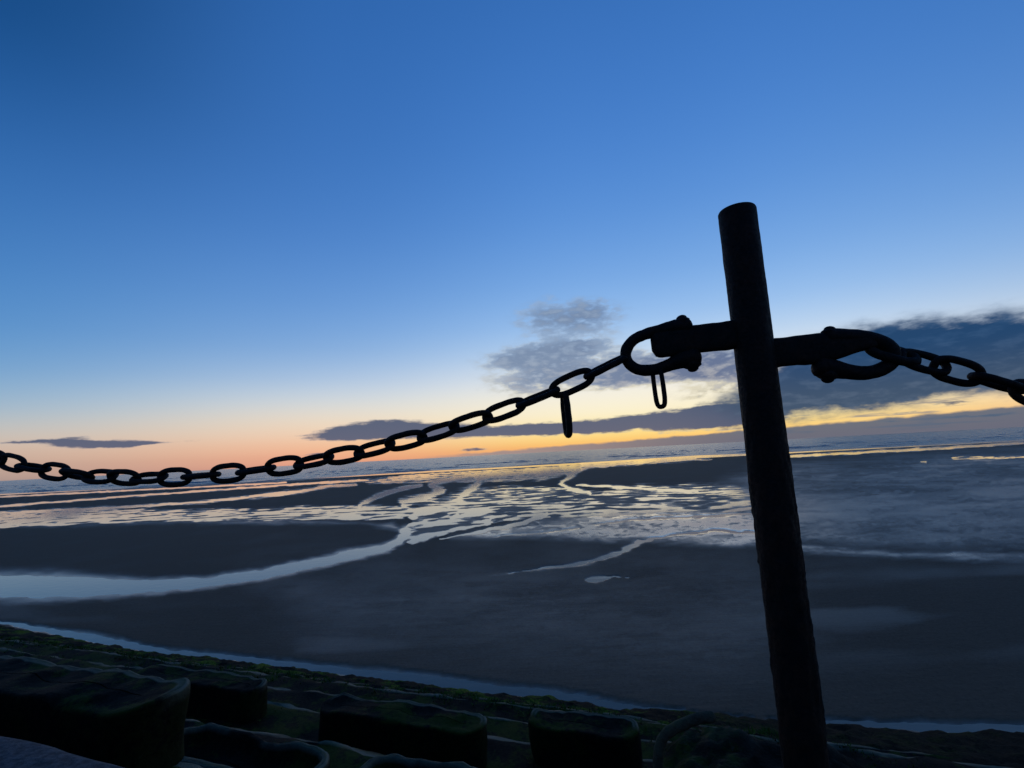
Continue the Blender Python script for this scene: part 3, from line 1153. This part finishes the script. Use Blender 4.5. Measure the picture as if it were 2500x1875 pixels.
# ------------------------------------------------------------------ chains
def link_mesh(pitch, wo, d, seed, ex=.74):
    """one oval link lying in its local xz plane, long axis x"""
    a_, b_ = pitch / 2 + d / 2, wo / 2 - d / 2
    pts = []
    for j in range(40):
        th_ = 2 * math.pi * j / 40
        c_, s_ = math.cos(th_), math.sin(th_)
        pts.append((a_ * math.copysign(abs(c_) ** ex, c_), 0, b_ * math.copysign(abs(s_) ** ex, s_)))
    V, fc = tube(pts, d / 2, 10, closed=True, flat=(0, 1, 0), rough=d * .05, seed=seed)
    return mesh_py('link', V, fc)


def place_link(me, c, xdir, roll, parent=None, name='link'):
    x = np.array(xdir) / np.linalg.norm(xdir)
    y = np.array(FN) - x * (np.array(FN) @ x)
    y /= np.linalg.norm(y)
    zv = np.cross(x, y)
    cr, sr = math.cos(R(roll)), math.sin(R(roll))
    y2 = cr * y + sr * zv
    z2 = np.cross(x, y2)
    o = link(name, me, IRON)
    mw = Matrix((x, y2, z2)).transposed().to_4x4()
    mw.translation = Vector(c)
    o.matrix_world = mw
    if parent is not None:
        o.parent = parent
        o.matrix_parent_inverse = Matrix.Translation(-Vector(parent.location))
    return o


Lpx = [(1479, 895), (1398, 934), (1315, 970), (1238, 1000), (1154, 1027), (1071, 1053), (992, 1076), (913, 1095), (836, 1112), (758, 1127), (683, 1140), (611, 1150), (542, 1157), (475, 1161), (409, 1165), (345, 1167), (285, 1166), (227, 1162), (172, 1157), (120, 1149), (74, 1140), (30, 1130)]
rolls = [72, 20, 70, 33, -54, 42, -45, 47, -40, 57, -18, 80, -4, 86, 0, 62, -30, 46, -58, 12, 84, 0]
# constant spacing along a smoothed curve through the link centres
C3 = np.array([fp(u, v) for u, v in Lpx])
tt = np.linspace(0, 1, len(C3))
al = (C3 - C3[0]) @ FD
pz = np.polyfit(al, C3[:, 2], 5)
aa = np.linspace(0, al[-1], 2000)
zf = np.polyval(pz, aa)
arc = np.concatenate([[0], np.cumsum(np.hypot(np.diff(aa), np.diff(zf)))])
n_l = len(C3)
PITCH_L = arc[-1] / (n_l - 1)
MESH = [link_mesh(PITCH_L * .985, .060, .0158, s) for s in (1, 2, 3)]
chain = empty('chain', tuple(C3[0]))
tag(chain, 'long rusted iron chain sagging from the post to the left edge', 'chain')
bpy.context.view_layer.update()
end = onfence(1530, 872)
for i in range(n_l + 6):
    s_ = i * PITCH_L
    if s_ <= arc[-1]:
        a_ = np.interp(s_, arc, aa)
    else:
        a_ = aa[-1] + (s_ - arc[-1]) * .97
    sl_ = np.polyval(np.polyder(pz), min(a_, aa[-1]))
    zc = np.polyval(pz, min(a_, aa[-1])) + max(0, a_ - aa[-1]) * sl_
    c3 = C3[0] + FD * a_
    c3[2] = zc
    dr = FD + np.array([0, 0, sl_])
    ro = rolls[i] if i < len(rolls) else (84 if i % 2 else 4)
    place_link(MESH[i % 3], c3, dr, ro, chain)

chain2 = empty('chain', tuple(fp(2200, 868)))
tag(chain2, 'short run of rusted iron chain leaving the post to the right edge', 'chain')
bpy.context.view_layer.update()
Rpx = [(2178, 864), (2256, 884), (2336, 906), (2436, 935), (2532, 966), (2630, 1000)]
rr2 = [42, 28, -22, 86, 10, 80]
RC = [fp(u, v, 0.0) for u, v in Rpx]
for i, c3 in enumerate(RC):
    a_ = RC[max(0, i - 1)]
    b_ = RC[min(len(RC) - 1, i + 1)]
    sp_len = np.linalg.norm(b_ - a_) / (2 if 0 < i < len(RC) - 1 else 1)
    place_link(link_mesh(max(.07, sp_len * .99), .060, .0215 if i == 0 else .0165, 20 + i), c3, a_ - b_, rr2[i], chain2)

# spare links hanging down
hm = link_mesh(.088, .050, .0160, 40)
dn = np.array([.035, 0, -1.0])
o = place_link(hm, fp(1383, 1012, -.004), dn, 68, None, 'hanging_link')
tag(o, 'spare chain link seen edge on, hanging from the long chain', 'chain link')
hm2 = link_mesh(.086, .035, .0112, 41, .55)
o = place_link(hm2, fp(1608, 945, -.004), dn, 34, None, 'hanging_link')
tag(o, 'spare open chain link hanging from the left shackle', 'chain link')

# bent bar lying against the ledge
bar_px = [(1606, 1872), (1608, 1838), (1616, 1806), (1634, 1786), (1666, 1769), (1704, 1754), (1738, 1750)]
bp = []
for i, (u, v) in enumerate(bar_px):
    d_ = ray(u, v)
    bp.append(CAM + d_ * (1.30 / (d_ @ ND)))
bar_ = link('bent_bar', mesh_py('bent_bar', *tube(smooth(bp, 6), .0125, 12, rough=.002, seed=77)), CONC)
attr(bar_.data, 'wear', np.full(len(bar_.data.vertices), .35))
tag(bar_, 'short bent bar sticking up beside the rock ledge left of the post', 'bar')

# ------------------------------------------------------------------ algae on the lower steps and rocks
rng = np.random.default_rng(3)
V, Fc = [], []


def tuft(p, h, spread, nb):
    for _ in range(nb):
        a = rng.uniform(0, 2 * math.pi)
        b = p + np.array([math.cos(a), math.sin(a), 0]) * rng.uniform(0, spread)
        tip = b + np.array([math.cos(a), math.sin(a), 0]) * rng.uniform(.2, 1.1) * h + np.array([0, 0, h * rng.uniform(.3, 1)])
        s_ = np.array([-math.sin(a), math.cos(a), 0]) * h * .22
        k0 = len(V)
        V.extend([b - s_, b + s_, tip])
        Fc.append((k0, k0 + 1, k0 + 2))


for (a, b, zt), cnt, hgt in zip(steps[2:], (250, 420, 700, 1500), (.03, .035, .045, .055)):
    for _ in range(cnt):
        t_ = rng.uniform(-20, 8)
        n_ = b - abs(rng.normal(0, .25))
        if vnoise(np.array([t_ * .9]), np.array([n_ * 2 + zt]), 5)[0] < .42:
            continue
        tuft(wp(t_, n_, zt + .005), hgt * rng.uniform(.6, 1.3), .08, 7)
me = mesh_py('algae', np.array(V), Fc)
o = link('algae', me, ALGAE)
tag(o, 'green algae fringe growing on the lower steps of the sea wall', 'algae', kind='stuff')
